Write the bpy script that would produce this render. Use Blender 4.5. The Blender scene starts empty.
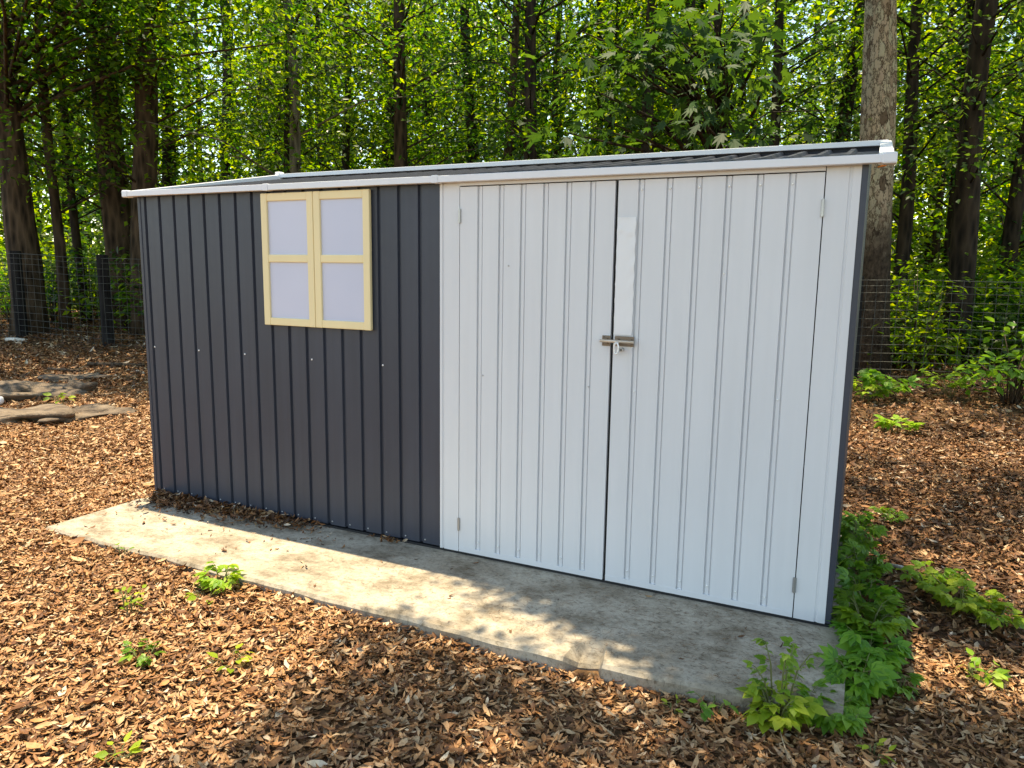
import bpy, math, random
import numpy as np
from mathutils import Matrix, Vector

rng = np.random.default_rng(11)
random.seed(11)
S = bpy.context.scene
COL = S.collection
R_ = math.radians

# ------------------------------------------------------------------ materials
def new_mat(name):
    m = bpy.data.materials.new(name); m.use_nodes = True
    nt = m.node_tree; nt.nodes.clear()
    out = nt.nodes.new('ShaderNodeOutputMaterial')
    return m, nt, out
def N(nt, t, **kw):
    n = nt.nodes.new(t)
    for k, v in kw.items():
        if k.startswith('i_'):
            key = k[2:].replace('_', ' ')
            n.inputs[key].default_value = v
        else:
            setattr(n, k, v)
    return n
def L(nt, a, b): nt.links.new(a, b)
def ramp(nt, fac, stops, interp='LINEAR'):
    r = nt.nodes.new('ShaderNodeValToRGB'); cr = r.color_ramp; cr.interpolation = interp
    while len(cr.elements) > 1: cr.elements.remove(cr.elements[-1])
    cr.elements[0].position = stops[0][0]; cr.elements[0].color = (*stops[0][1], 1)
    for p, c in stops[1:]:
        e = cr.elements.new(p); e.color = (*c, 1)
    L(nt, fac, r.inputs[0]); return r
def coords(nt, scale=(1, 1, 1)):
    tc = N(nt, 'ShaderNodeTexCoord'); mp = N(nt, 'ShaderNodeMapping'); mp.inputs['Scale'].default_value = scale
    L(nt, tc.outputs['Object'], mp.inputs[0]); return mp.outputs[0]
def noise(nt, vec, scale, detail=4, rough=.55):
    n = N(nt, 'ShaderNodeTexNoise'); n.inputs['Scale'].default_value = scale
    n.inputs['Detail'].default_value = detail; n.inputs['Roughness'].default_value = rough
    if vec: L(nt, vec, n.inputs['Vector'])
    return n
def bump(nt, h, strength, dist, bsdf):
    b = N(nt, 'ShaderNodeBump'); b.inputs['Strength'].default_value = strength; b.inputs['Distance'].default_value = dist
    L(nt, h, b.inputs['Height']); L(nt, b.outputs[0], bsdf.inputs['Normal']); return b

def mat_paint(name, col, rough=.45, var=.06, spec=.4, streak=0.0, metallic=0.0):
    m, nt, out = new_mat(name)
    b = N(nt, 'ShaderNodeBsdfPrincipled'); L(nt, b.outputs[0], out.inputs[0])
    b.inputs['Specular IOR Level'].default_value = spec; b.inputs['Metallic'].default_value = metallic
    v = coords(nt, (1, 1, .25)); n = noise(nt, v, 6, 5, .6)
    lo = tuple(c*(1-var) for c in col); hi = tuple(min(1, c*(1+var)) for c in col)
    r = ramp(nt, n.outputs[0], [(.3, lo), (.7, hi)])
    last = r.outputs[0]
    if streak:
        v2 = coords(nt, (30, 30, .6)); n2 = noise(nt, v2, 1.2, 3, .5)
        mx = N(nt, 'ShaderNodeMix', data_type='RGBA', blend_type='MULTIPLY'); mx.inputs[0].default_value = 1
        r2 = ramp(nt, n2.outputs[0], [(.3, (1-streak,)*3), (.65, (1, 1, 1))])
        L(nt, last, mx.inputs[6]); L(nt, r2.outputs[0], mx.inputs[7]); last = mx.outputs[2]
    L(nt, last, b.inputs['Base Color'])
    v3 = coords(nt, (1, 1, 1)); n3 = noise(nt, v3, 25, 3, .6)
    rr = N(nt, 'ShaderNodeMapRange'); rr.inputs[3].default_value = rough-.08; rr.inputs[4].default_value = rough+.1
    L(nt, n3.outputs[0], rr.inputs[0]); L(nt, rr.outputs[0], b.inputs['Roughness'])
    n4 = noise(nt, v3, 4, 2, .5); bump(nt, n4.outputs[0], .25, .006, b)
    return m

def mat_leaf(name, cols, trans_cols, tfac=.5, rough=.5, spec=.22):
    m, nt, out = new_mat(name)
    g = N(nt, 'ShaderNodeNewGeometry')
    rnd = g.outputs['Random Per Island']
    k = len(cols)
    r1 = ramp(nt, rnd, [(i/(k-1), c) for i, c in enumerate(cols)])
    k = len(trans_cols)
    r2 = ramp(nt, rnd, [(i/(k-1), c) for i, c in enumerate(trans_cols)])
    oi = N(nt, 'ShaderNodeObjectInfo')
    hs1 = N(nt, 'ShaderNodeHueSaturation'); hs2 = N(nt, 'ShaderNodeHueSaturation')
    mr = N(nt, 'ShaderNodeMapRange'); mr.inputs[3].default_value = .48; mr.inputs[4].default_value = .515
    L(nt, oi.outputs['Random'], mr.inputs[0])
    for h, r in ((hs1, r1), (hs2, r2)):
        L(nt, mr.outputs[0], h.inputs['Hue']); L(nt, r.outputs[0], h.inputs['Color'])
    b = N(nt, 'ShaderNodeBsdfPrincipled'); b.inputs['Roughness'].default_value = rough; b.inputs['Specular IOR Level'].default_value = spec
    L(nt, hs1.outputs[0], b.inputs['Base Color'])
    t = N(nt, 'ShaderNodeBsdfTranslucent'); L(nt, hs2.outputs[0], t.inputs[0])
    mx = N(nt, 'ShaderNodeMixShader'); mx.inputs[0].default_value = tfac
    L(nt, b.outputs[0], mx.inputs[1]); L(nt, t.outputs[0], mx.inputs[2]); L(nt, mx.outputs[0], out.inputs[0])
    return m

def mat_litter(name, stops, rough=.6):
    m, nt, out = new_mat(name)
    g = N(nt, 'ShaderNodeNewGeometry')
    r1 = ramp(nt, g.outputs['Random Per Island'], stops)
    v = coords(nt); n = noise(nt, v, 60, 3, .6)
    r2 = ramp(nt, n.outputs[0], [(.3, (.72, .70, .68)), (.7, (1.12, 1.1, 1.08))])
    mx = N(nt, 'ShaderNodeMix', data_type='RGBA', blend_type='MULTIPLY'); mx.inputs[0].default_value = 1
    L(nt, r1.outputs[0], mx.inputs[6]); L(nt, r2.outputs[0], mx.inputs[7])
    b = N(nt, 'ShaderNodeBsdfPrincipled'); b.inputs['Roughness'].default_value = rough; b.inputs['Specular IOR Level'].default_value = .3
    L(nt, mx.outputs[2], b.inputs['Base Color']); L(nt, b.outputs[0], out.inputs[0])
    return m

def mat_bark(name, dark, light, scale=9, zs=.22, bstr=.9, flaky=None):
    m, nt, out = new_mat(name)
    b = N(nt, 'ShaderNodeBsdfPrincipled'); b.inputs['Roughness'].default_value = .85; b.inputs['Specular IOR Level'].default_value = .15
    L(nt, b.outputs[0], out.inputs[0])
    v = coords(nt, (1, 1, zs)); n = noise(nt, v, scale, 6, .65)
    vo = N(nt, 'ShaderNodeTexVoronoi'); vo.inputs['Scale'].default_value = scale*1.6
    L(nt, v, vo.inputs['Vector'])
    mul = N(nt, 'ShaderNodeMath', operation='MULTIPLY'); L(nt, n.outputs[0], mul.inputs[0]); L(nt, vo.outputs['Distance'], mul.inputs[1])
    if flaky:
        vf = coords(nt, (1, 1, .45)); nf = noise(nt, vf, 26, 6, .7); vn = noise(nt, coords(nt, (1, 1, .8)), 3.0, 3, .6)
        wv = N(nt, 'ShaderNodeVectorMath', operation='MULTIPLY_ADD'); wv.inputs[1].default_value = (.16, .16, .16); L(nt, nf.outputs['Color'], wv.inputs[0]); L(nt, vf, wv.inputs[2])
        ve = N(nt, 'ShaderNodeTexVoronoi', feature='DISTANCE_TO_EDGE'); ve.inputs['Scale'].default_value = 15; L(nt, wv.outputs[0], ve.inputs['Vector'])
        vc = N(nt, 'ShaderNodeTexVoronoi'); vc.inputs['Scale'].default_value = 15; L(nt, wv.outputs[0], vc.inputs['Vector'])
        plate = ramp(nt, vc.outputs['Color'], [(.0, flaky), (.2, dark), (.34, light), (1, tuple(min(.8, c*1.2) for c in light))])
        edge = ramp(nt, ve.outputs['Distance'], [(.02, (.16, .12, .09)), (.12, (1, 1, 1))])
        r = N(nt, 'ShaderNodeMix', data_type='RGBA', blend_type='MULTIPLY'); r.inputs[0].default_value = 1; L(nt, plate.outputs[0], r.inputs[6]); L(nt, edge.outputs[0], r.inputs[7])
        ad = N(nt, 'ShaderNodeMath', operation='ADD'); ad.use_clamp = True; L(nt, ve.outputs['Distance'], ad.inputs[0]); L(nt, ve.outputs['Distance'], ad.inputs[1])
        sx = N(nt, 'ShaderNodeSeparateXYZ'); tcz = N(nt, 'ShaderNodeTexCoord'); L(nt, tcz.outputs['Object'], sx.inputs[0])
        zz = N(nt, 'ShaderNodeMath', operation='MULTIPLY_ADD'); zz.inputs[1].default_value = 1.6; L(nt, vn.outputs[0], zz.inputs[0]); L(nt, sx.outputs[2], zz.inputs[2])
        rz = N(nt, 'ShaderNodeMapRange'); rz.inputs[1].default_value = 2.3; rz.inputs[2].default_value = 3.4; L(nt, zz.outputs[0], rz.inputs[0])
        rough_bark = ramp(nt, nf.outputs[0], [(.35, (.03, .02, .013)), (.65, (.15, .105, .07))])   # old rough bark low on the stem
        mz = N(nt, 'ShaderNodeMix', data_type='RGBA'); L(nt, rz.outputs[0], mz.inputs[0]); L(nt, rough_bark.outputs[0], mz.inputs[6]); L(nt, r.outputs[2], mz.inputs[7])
        L(nt, mz.outputs[2], b.inputs['Base Color']); bump(nt, ad.outputs[0], 1, .035, b)
    else:
        r = ramp(nt, mul.outputs[0], [(.05, dark), (.4, light)])
        L(nt, r.outputs[0], b.inputs['Base Color']); bump(nt, mul.outputs[0], bstr, .04, b)
    return m

M = {}
M['dark'] = mat_paint('charcoal_paint', (.042, .049, .069), .42, .09, .45, .12)
M['roof'] = mat_paint('roof_paint', (.034, .038, .050), .62, .06, .2, .06)
M['white'] = mat_paint('white_paint', (.715, .72, .735), .42, .025, .4, .025)
M['trim'] = mat_paint('trim_paint', (.78, .785, .81), .4, .03, .4)
M['cream'] = mat_paint('cream_plastic', (.86, .71, .41), .45, .03, .35)
def mat_pane():
    m, nt, out = new_mat('frosted_plastic'); b = N(nt, 'ShaderNodeBsdfPrincipled'); L(nt, b.outputs[0], out.inputs[0])
    n = noise(nt, coords(nt), 2.2, 3, .5); r = ramp(nt, n.outputs[0], [(.3, (.54, .565, .70)), (.7, (.585, .605, .735))])
    L(nt, r.outputs[0], b.inputs['Base Color']); b.inputs['Roughness'].default_value = .32; return m
M['pane'] = mat_pane()
M['tape'] = mat_paint('white_tape', (.80, .80, .81), .3, .02, .5)
M['steel'] = mat_paint('worn_steel', (.46, .46, .46), .35, .12, .5, 0, .75)
M['brass'] = mat_paint('rusty_bolt_plate', (.20, .155, .12), .4, .3, .5, 0, .5)
M['rod'] = mat_paint('pale_brass', (.62, .52, .42), .35, .08, .5, 0, .4)
M['chrome'] = mat_paint('bright_metal', (.86, .86, .84), .25, .03, .6, 0, .15)
M['black'] = mat_paint('black_metal', (.02, .02, .022), .5, .1)
M['wire'] = mat_paint('galvanised_wire', (.085, .088, .078), .5, .15, .4, 0, .3)
M['post'] = mat_bark('dark_timber', (.006, .005, .005), (.021, .019, .018), 14, .1, .5)
M['orange'] = mat_paint('orange_tape', (.75, .22, .04), .5, .1)
M['bark_dark'] = mat_bark('dark_bark', (.008, .006, .004), (.048, .034, .022))
M['bark_mid'] = mat_bark('brown_bark', (.014, .009, .005), (.085, .056, .034))
M['bark_grey'] = mat_bark('lichen_bark', (.03, .026, .018), (.19, .165, .115), 7, .3)
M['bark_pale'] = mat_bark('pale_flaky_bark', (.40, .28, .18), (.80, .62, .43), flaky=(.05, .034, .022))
M['leafA'] = mat_leaf('canopy_leaf', [(.009, .036, .007), (.018, .062, .010), (.030, .088, .012), (.06, .125, .014)],
                      [(.022, .10, .005), (.07, .21, .008), (.22, .41, .012), (.52, .66, .02)], .5)
M['leafB'] = mat_leaf('yellow_green_leaf', [(.021, .070, .009), (.040, .108, .012), (.072, .148, .016)],
                      [(.09, .26, .008), (.26, .46, .012), (.56, .68, .02)], .55)
M['leafD'] = mat_leaf('deep_green_leaf', [(.014, .042, .012), (.022, .064, .016), (.042, .092, .022)],
                      [(.06, .16, .02), (.14, .28, .025), (.24, .40, .03)], .42, .36, .45)
M['leafM'] = mat_leaf('maple_leaf', [(.016, .050, .016), (.028, .072, .022), (.04, .09, .026)], [(.03, .10, .012), (.07, .18, .016), (.14, .28, .02)], .38, .55, .2)
M['leafV'] = mat_leaf('creeper_leaf', [(.075, .18, .016), (.12, .26, .02), (.19, .34, .028)],
                      [(.14, .32, .02), (.26, .48, .03), (.38, .58, .04)], .4, .45, .4)
M['leafY'] = mat_leaf('young_leaf', [(.16, .30, .02), (.25, .40, .03), (.36, .46, .045)],
                      [(.30, .48, .04), (.48, .62, .06), (.62, .68, .08)], .45, .5, .3)
M['stem'] = mat_paint('green_stem', (.16, .17, .06), .6, .2, .2)
M['twig'] = mat_bark('twig_bark', (.03, .02, .012), (.13, .09, .06), 20, .2)
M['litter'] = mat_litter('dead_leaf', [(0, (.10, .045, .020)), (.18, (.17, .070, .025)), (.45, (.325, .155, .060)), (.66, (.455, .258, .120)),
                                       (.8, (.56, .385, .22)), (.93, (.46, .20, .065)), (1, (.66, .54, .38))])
M['litter_dark'] = mat_litter('dark_dead_leaf', [(0, (.055, .026, .012)), (.4, (.155, .066, .025)), (.75, (.30, .135, .052)), (.93, (.42, .27, .14)), (1, (.6, .5, .38))])  # darker, redder mix of dead leaf colours

def mat_ground():
    m, nt, out = new_mat('forest_floor')
    b = N(nt, 'ShaderNodeBsdfPrincipled'); b.inputs['Roughness'].default_value = .9; b.inputs['Specular IOR Level'].default_value = .1
    v = coords(nt); vo = N(nt, 'ShaderNodeTexVoronoi'); vo.inputs['Scale'].default_value = 22; L(nt, v, vo.inputs['Vector'])
    n = noise(nt, v, 3, 6, .65)
    mx = N(nt, 'ShaderNodeMix', data_type='RGBA'); mx.inputs[0].default_value = .5
    r1 = ramp(nt, vo.outputs['Color'], [(.1, (.04, .022, .012)), (.5, (.13, .068, .032)), (.9, (.26, .15, .075))])
    r2 = ramp(nt, n.outputs[0], [(.3, (.045, .026, .014)), (.7, (.19, .11, .055))])
    L(nt, r1.outputs[0], mx.inputs[6]); L(nt, r2.outputs[0], mx.inputs[7]); L(nt, mx.outputs[2], b.inputs['Base Color'])
    bump(nt, vo.outputs['Distance'], 1, .02, b); L(nt, b.outputs[0], out.inputs[0]); return m
M['ground'] = mat_ground()

def mat_concrete():
    m, nt, out = new_mat('weathered_concrete')
    b = N(nt, 'ShaderNodeBsdfPrincipled'); b.inputs['Roughness'].default_value = .85; b.inputs['Specular IOR Level'].default_value = .2
    v = coords(nt); n1 = noise(nt, v, 2.2, 6, .65); n2 = noise(nt, v, 45, 5, .7)
    base = ramp(nt, n1.outputs[0], [(.28, (.32, .268, .20)), (.5, (.415, .358, .278)), (.72, (.49, .435, .345))])
    sp = ramp(nt, n2.outputs[0], [(.30, (.55, .53, .50)), (.48, (1, 1, 1)), (.7, (1.08, 1.07, 1.05))])
    m1 = N(nt, 'ShaderNodeMix', data_type='RGBA', blend_type='MULTIPLY'); m1.inputs[0].default_value = 1
    L(nt, base.outputs[0], m1.inputs[6]); L(nt, sp.outputs[0], m1.inputs[7])
    # dark grime patches and scratchy fine stains (fixed to the slab)
    v2 = coords(nt, (1, 1.5, 1)); n3 = noise(nt, v2, 4.2, 8, .74)
    st = ramp(nt, n3.outputs[0], [(.38, (.42, .38, .33)), (.56, (1, 1, 1))])
    m2 = N(nt, 'ShaderNodeMix', data_type='RGBA', blend_type='MULTIPLY'); m2.inputs[0].default_value = .85
    L(nt, m1.outputs[2], m2.inputs[6]); L(nt, st.outputs[0], m2.inputs[7])
    v4 = coords(nt, (3, 5, 1)); n4 = noise(nt, v4, 13, 5, .75); n4.inputs['Distortion'].default_value = 2.6
    sc = ramp(nt, n4.outputs[0], [(.34, (.45, .42, .37)), (.45, (1, 1, 1))])
    m3 = N(nt, 'ShaderNodeMix', data_type='RGBA', blend_type='MULTIPLY'); m3.inputs[0].default_value = .75
    L(nt, m2.outputs[2], m3.inputs[6]); L(nt, sc.outputs[0], m3.inputs[7])
    L(nt, m3.outputs[2], b.inputs['Base Color'])
    ad = N(nt, 'ShaderNodeMath', operation='ADD'); L(nt, n1.outputs[0], ad.inputs[0]); L(nt, n2.outputs[0], ad.inputs[1])
    bump(nt, ad.outputs[0], .35, .008, b); L(nt, b.outputs[0], out.inputs[0]); return m
M['concrete'] = mat_concrete()

def mat_rock():
    m, nt, out = new_mat('weathered_rock')
    b = N(nt, 'ShaderNodeBsdfPrincipled'); b.inputs['Roughness'].default_value = .9
    v = coords(nt); n = noise(nt, v, 5, 7, .7); n2 = noise(nt, coords(nt, (1, 1, 4)), 9, 5, .6)
    r = ramp(nt, n.outputs[0], [(.3, (.05, .036, .025)), (.5, (.14, .10, .068)), (.7, (.26, .195, .135))])
    L(nt, r.outputs[0], b.inputs['Base Color'])
    ad = N(nt, 'ShaderNodeMath', operation='ADD'); L(nt, n.outputs[0], ad.inputs[0]); L(nt, n2.outputs[0], ad.inputs[1])
    bump(nt, ad.outputs[0], .9, .05, b); L(nt, b.outputs[0], out.inputs[0]); return m
M['rock'] = mat_rock()

# ------------------------------------------------------------------ mesh helpers
class MB:
    def __init__(s): s.v = []; s.f = []
    def add(s, v, f):
        o = len(s.v); s.v += [tuple(p) for p in v]; s.f += [tuple(i+o for i in q) for q in f]; return s
    def box(s, x0, x1, y0, y1, z0, z1):
        v = [(x, y, z) for z in (z0, z1) for y in (y0, y1) for x in (x0, x1)]
        return s.add(v, [(0, 2, 3, 1), (4, 5, 7, 6), (0, 1, 5, 4), (2, 6, 7, 3), (0, 4, 6, 2), (1, 3, 7, 5)])
    def hexa(s, v):   # 8 corners in the same order as box
        return s.add(v, [(0, 2, 3, 1), (4, 5, 7, 6), (0, 1, 5, 4), (2, 6, 7, 3), (0, 4, 6, 2), (1, 3, 7, 5)])
    def tube(s, pts, rad, n=6, cap=True):
        P = [Vector(p) for p in pts]; k = len(P); vs = []; up0 = None
        for i, p in enumerate(P):
            t = (P[min(i+1, k-1)]-P[max(i-1, 0)])
            t = t.normalized() if t.length > 1e-9 else Vector((0, 0, 1))
            if up0 is None:
                a = Vector((0, 0, 1)) if abs(t.z) < .9 else Vector((1, 0, 0)); up0 = t.cross(a).normalized()
            u = (up0-t*up0.dot(t)).normalized(); w = t.cross(u); up0 = u
            r = rad[i] if hasattr(rad, '__len__') else rad
            for j in range(n):
                a = 2*math.pi*j/n; vs.append(p+u*(r*math.cos(a))+w*(r*math.sin(a)))
        fs = [(i*n+j, i*n+(j+1) % n, (i+1)*n+(j+1) % n, (i+1)*n+j) for i in range(k-1) for j in range(n)]
        if cap: fs += [tuple(range(n-1, -1, -1)), tuple((k-1)*n+j for j in range(n))]
        return s.add(vs, fs)
    def sheet(s, prof, z0, z1):   # profile in (x, y) drawn up from z0 to z1
        v = [(x, y, z) for z in (z0, z1) for x, y in prof]; n = len(prof)
        return s.add(v, [(i, i+1, n+i+1, n+i) for i in range(n-1)])
    def build(s, name, mat, parent=None, smooth=False, bevel=0, base=None):
        off = Vector(base if base is not None else root_base(parent))
        me = bpy.data.meshes.new(name)
        me.from_pydata([tuple(Vector(p)-off) for p in s.v], [], s.f); me.update()
        if smooth: me.polygons.foreach_set('use_smooth', [True]*len(me.polygons))
        me.materials.append(mat)
        o = bpy.data.objects.new(name, me); COL.objects.link(o)
        if parent: o.parent = parent
        else: o.location = off
        if bevel:
            b = o.modifiers.new('edge', 'BEVEL'); b.width = bevel; b.segments = 2; b.limit_method = 'ANGLE'
        return o
def root_base(p):
    if p is None: return (0, 0, 0)
    while p.parent: p = p.parent
    return p.location
def tag(o, label=None, cat=None, group=None, kind=None):
    if label: o['label'] = label
    if cat: o['category'] = cat
    if group: o['group'] = group
    if kind: o['kind'] = kind
    return o
def thing(name, label, cat, loc, group=None):
    o = bpy.data.objects.new(name, None); COL.objects.link(o); o.location = loc; o.empty_display_size = .1
    return tag(o, label, cat, group)
def np_mesh(name, V, F, mat, parent=None, base=None, smooth=False):
    """V (n,3) array; F list of int arrays, each (m,k): polygons of k corners."""
    off = np.array(base if base is not None else root_base(parent), float)
    me = bpy.data.meshes.new(name)
    V = (np.asarray(V)-off).astype(np.float32)
    me.vertices.add(len(V)); me.vertices.foreach_set('co', V.ravel())
    li = np.concatenate([f.ravel() for f in F]).astype(np.int32)
    tot = np.concatenate([np.full(len(f), f.shape[1]) for f in F]).astype(np.int32)
    st = np.concatenate([[0], np.cumsum(tot)[:-1]]).astype(np.int32)
    me.loops.add(len(li)); me.loops.foreach_set('vertex_index', li)
    me.polygons.add(len(tot)); me.polygons.foreach_set('loop_start', st); me.polygons.foreach_set('loop_total', tot)
    if smooth: me.polygons.foreach_set('use_smooth', np.ones(len(tot), bool))
    me.materials.append(mat); me.update(calc_edges=True); me.validate()
    o = bpy.data.objects.new(name, me); COL.objects.link(o)
    if parent: o.parent = parent
    else: o.location = off
    return o

# leaf templates: x along the leaf, y across, z up. (verts, tris)
def tpl(v, f): return np.array(v, float), np.array(f, int)
T_RHOMB = tpl([(0, 0, 0), (.45, -.27, .07), (1, 0, -.06), (.45, .27, .07)], [(0, 1, 2), (0, 2, 3)])
def ovate(w=.3, cup=.05, bend=-.12):
    v = [(0, 0, 0), (.35, 0, 0), (.72, 0, 0), (1, 0, 0), (.28, w*.9, cup), (.62, w*.8, cup), (.28, -w*.9, cup), (.62, -w*.8, cup)]
    v = [(x, y, z+bend*x*x) for x, y, z in v]
    f = [(0, 1, 4), (1, 5, 4), (1, 2, 5), (2, 3, 5), (0, 6, 1), (1, 6, 7), (1, 7, 2), (2, 7, 3)]
    return tpl(v, f)
T_OVATE = ovate()
def litter_tpl(w, cup, bend, twist):
    v, f = ovate(w, cup, 0)
    v = v.copy(); v[:, 2] += bend*(v[:, 0]-.5)**2*2 + twist*v[:, 1]*(v[:, 0]-.5); v[:, 0] -= .5
    return v, f
T_LIT = [litter_tpl(.15, .08, .40, .7), litter_tpl(.18, .07, -.35, -1.1), litter_tpl(.115, .08, .65, .4), litter_tpl(.16, -.08, .2, 1.4), litter_tpl(.20, .10, .3, -.5)]
def maple():
    out = [(0, 0)]
    for a, r in [(-115, .35), (-80, .30), (-62, .72), (-42, .42), (-26, .95)  , (-13, .5), (0, 1.12), (13, .5), (26, .95), (42, .42), (62, .72), (80, .30), (115, .35)]:
        out.append((.15+r*math.cos(R_(a))*.9, r*math.sin(R_(a))*.75))
    v = [(x, y, -.16*x*x-.25*y*y) for x, y in out]
    return tpl(v, [(0, i, i+1) for i in range(1, len(v)-1)])
T_MAPLE = maple()
def palm5(n=5, spread=75, w=.27):
    vs, fs = [], []
    for k in range(n):
        a = R_(-spread+2*spread*k/(n-1)); l = 1-.28*abs(k-(n-1)/2)/((n-1)/2)
        v, f = ovate(w, .06, -.25); v = v*l; c, s = math.cos(a), math.sin(a)
        # leaflets sprout from one point, each turned about the vertical
        vv = np.stack([v[:, 0]*c-v[:, 1]*s, v[:, 0]*s+v[:, 1]*c, v[:, 2]], 1)
        fs.append(f+8*k); vs.append(vv)
    return np.concatenate(vs), np.concatenate(fs)
T_PALM = palm5()
T_TRI = palm5(3, 62, .36)

def frames(yaw, pitch, roll):
    """rotation matrices (n,3,3): columns = leaf x, y, z."""
    cy, sy, cp, sp, cr, sr = np.cos(yaw), np.sin(yaw), np.cos(pitch), np.sin(pitch), np.cos(roll), np.sin(roll)
    x = np.stack([cy*cp, sy*cp, sp], 1)
    y0 = np.stack([-sy, cy, np.zeros_like(sy)], 1)
    z0 = np.cross(x, y0)
    y = y0*cr[:, None]+z0*sr[:, None]; z = np.cross(x, y)
    return np.stack([x, y, z], 2)
def scatter(T, P, Rm, sc):
    v, f = T; n = len(P); sc = np.asarray(sc)
    if sc.ndim == 1: sc = sc[:, None]*np.ones(3)
    V = np.einsum('nij,nkj->nki', Rm, v[None]*sc[:, None, :])+P[:, None, :]
    F = f[None]+(np.arange(n)*len(v))[:, None, None]
    return V.reshape(-1, 3), F.reshape(-1, f.shape[1])
def join(parts):
    Vs, Fs, o = [], [], 0
    for V, F in parts: Vs.append(V); Fs.append(F+o); o += len(V)
    return np.concatenate(Vs), [np.concatenate(Fs)]

# ------------------------------------------------------------------ terrain
def gz(x, y):
    x = np.asarray(x, float); y = np.asarray(y, float)
    return -0.034-0.0100*np.clip(x, 0, 4)+0.03*np.clip(y-1.2, 0, 8)+0.035*np.clip(-x-.5, 0, 7)
def gzf(x, y): return float(gz(x, y))
def axis(lo, hi, c0, c1, fine):
    a = list(np.arange(c0, c1+1e-6, fine)); s = fine; p = c1
    while p < hi: s *= 1.25; p += s; a.append(p)
    s = fine; p = c0
    while p > lo: s *= 1.25; p -= s; a.insert(0, p)
    return np.array(a)
gx, gy = axis(-140, 140, -9, 8, .16), axis(-60, 200, -4, 10, .16)
GX, GY = np.meshgrid(gx, gy)
def wav(x, y): return .5*np.sin(x*3.1+1.3*np.sin(y*2.3))*np.cos(y*2.7+.8*np.sin(x*1.9))
near_pad = ((GX > -.5) & (GX < 4.3) & (GY > -1.1) & (GY < 1.6))
GZ = gz(GX, GY)+np.where(near_pad, 0, .022*wav(GX, GY))
nx, ny = len(gx), len(gy)
idx = np.arange(nx*ny).reshape(ny, nx)
F = np.stack([idx[:-1, :-1], idx[:-1, 1:], idx[1:, 1:], idx[1:, :-1]], -1).reshape(-1, 4)
o = np_mesh('ground', np.stack([GX, GY, GZ], -1).reshape(-1, 3), [F], M['ground'], smooth=True)
tag(o, kind='structure')

# ------------------------------------------------------------------ concrete pad
pad = MB()
front = []
for x in np.linspace(.02, 3.835, 110):
    yy = -.69+.085*max(0, (x-2.95)/.85)+.004*math.sin(x*9)+.003*math.sin(x*23)
    zt = 0.0
    if 2.93 < x < 3.05: yy += .045+.03*random.random(); zt = -.045
    front.append((x, yy, zt))
n = len(front)
v = []
for (x, yy, zt) in front:
    v += [(x, 1.25, 0), (x, yy+.10, 0), (x, yy+.012, zt), (x, yy, zt-.012), (x, yy-.004, -.22)]
f = []
for i in range(n-1):
    for j in range(4): a = i*5+j; f.append((a, a+1, a+6, a+5))
f += [tuple(range(4, -1, -1)), tuple((n-1)*5+j for j in range(5))]
pad.add(v, f)
tag(pad.build('concrete_pad', M['concrete']), kind='structure')

# ------------------------------------------------------------------ shed
W, D, H = 3.75, 1.13, 1.748
shed = thing('storage_shed', 'low metal garden shed with charcoal and white ribbed panels under a sloping roof', 'shed', (W/2, D/2, 0))
def grooved(x0, x1, grooves, y=0, depth=.013, half=.011, flat=.007):
    p = [(x0, y)]
    for g in grooves:
        if g-half <= x0 or g+half >= x1: continue
        p += [(g-half, y), (g-flat, y+depth), (g+flat, y+depth), (g+half, y)]
    return p+[(x1, y)]
def beaded(x0, x1, grooves, y):
    p = [(x0, y)]
    for g in grooves: p += [(g-.0145, y), (g-.0122, y+.012), (g-.0088, y+.012), (g-.007, y+.005), (g+.007, y+.005), (g+.0085, y+.010), (g+.0115, y+.010), (g+.0135, y)]
    return p+[(x1, y)]
wall = MB(); wall.sheet(grooved(0, 2.004, [.055+.115*k for k in range(17)]), 0.018, H+.004)
fw_ = wall.build('front_wall', M['dark'], shed); fw_['label'] = 'charcoal ribbed metal front wall'
def side_sheet(x, flip):
    mb = MB(); prof = grooved(0, D, [.06+.115*k for k in range(10)], 0, .010)
    v, n = [], len(prof)
    for (yy, d) in prof: v.append((x-flip*d, yy, .018))
    for (yy, d) in prof: v.append((x-flip*d, yy, 1.748+.165*yy))
    return mb.add(v, [(i, i+1, n+i+1, n+i) for i in range(n-1)])
side_sheet(0, -1).build('side_wall', M['dark'], shed)
side_sheet(W+.020, 1).build('side_wall', M['dark'], shed)
b = MB(); b.sheet([(0, D), (W, D)], .018, 1.93); b.build('back_wall', M['dark'], shed)
b = MB(); b.box(W+.001, W+.022, -.006, .03, .016, H+.01); b.build('corner_trim', M['dark'], shed, bevel=.002)
b = MB(); b.box(-.004, .016, -.004, .012, .016, H+.01); b.build('corner_trim', M['dark'], shed, bevel=.002)
b = MB(); b.box(-.002, W+.018, -.003, .03, 0.001, .011); b.box(0, .03, .03, D, .001, .018); b.box(W-.02, W+.016, .03, D, .001, .018); b.build('floor_rail_shadow', M['black'], shed)  # floor rail, black so its front edge also draws the thin shadow line
b = MB(); b.box(.02, W-.02, .05, D-.02, .002, .014); b.build('floor_panel', M['black'], shed)
b = MB(); b.box(2.10, 3.64, .030, .036, .016, H-.01); b.box(2.842, 2.852, .012, .02, .016, 1.73); b.build('door_gap_shade', M['black'], shed)  # black sheets added behind the doors to keep the gap dark
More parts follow.
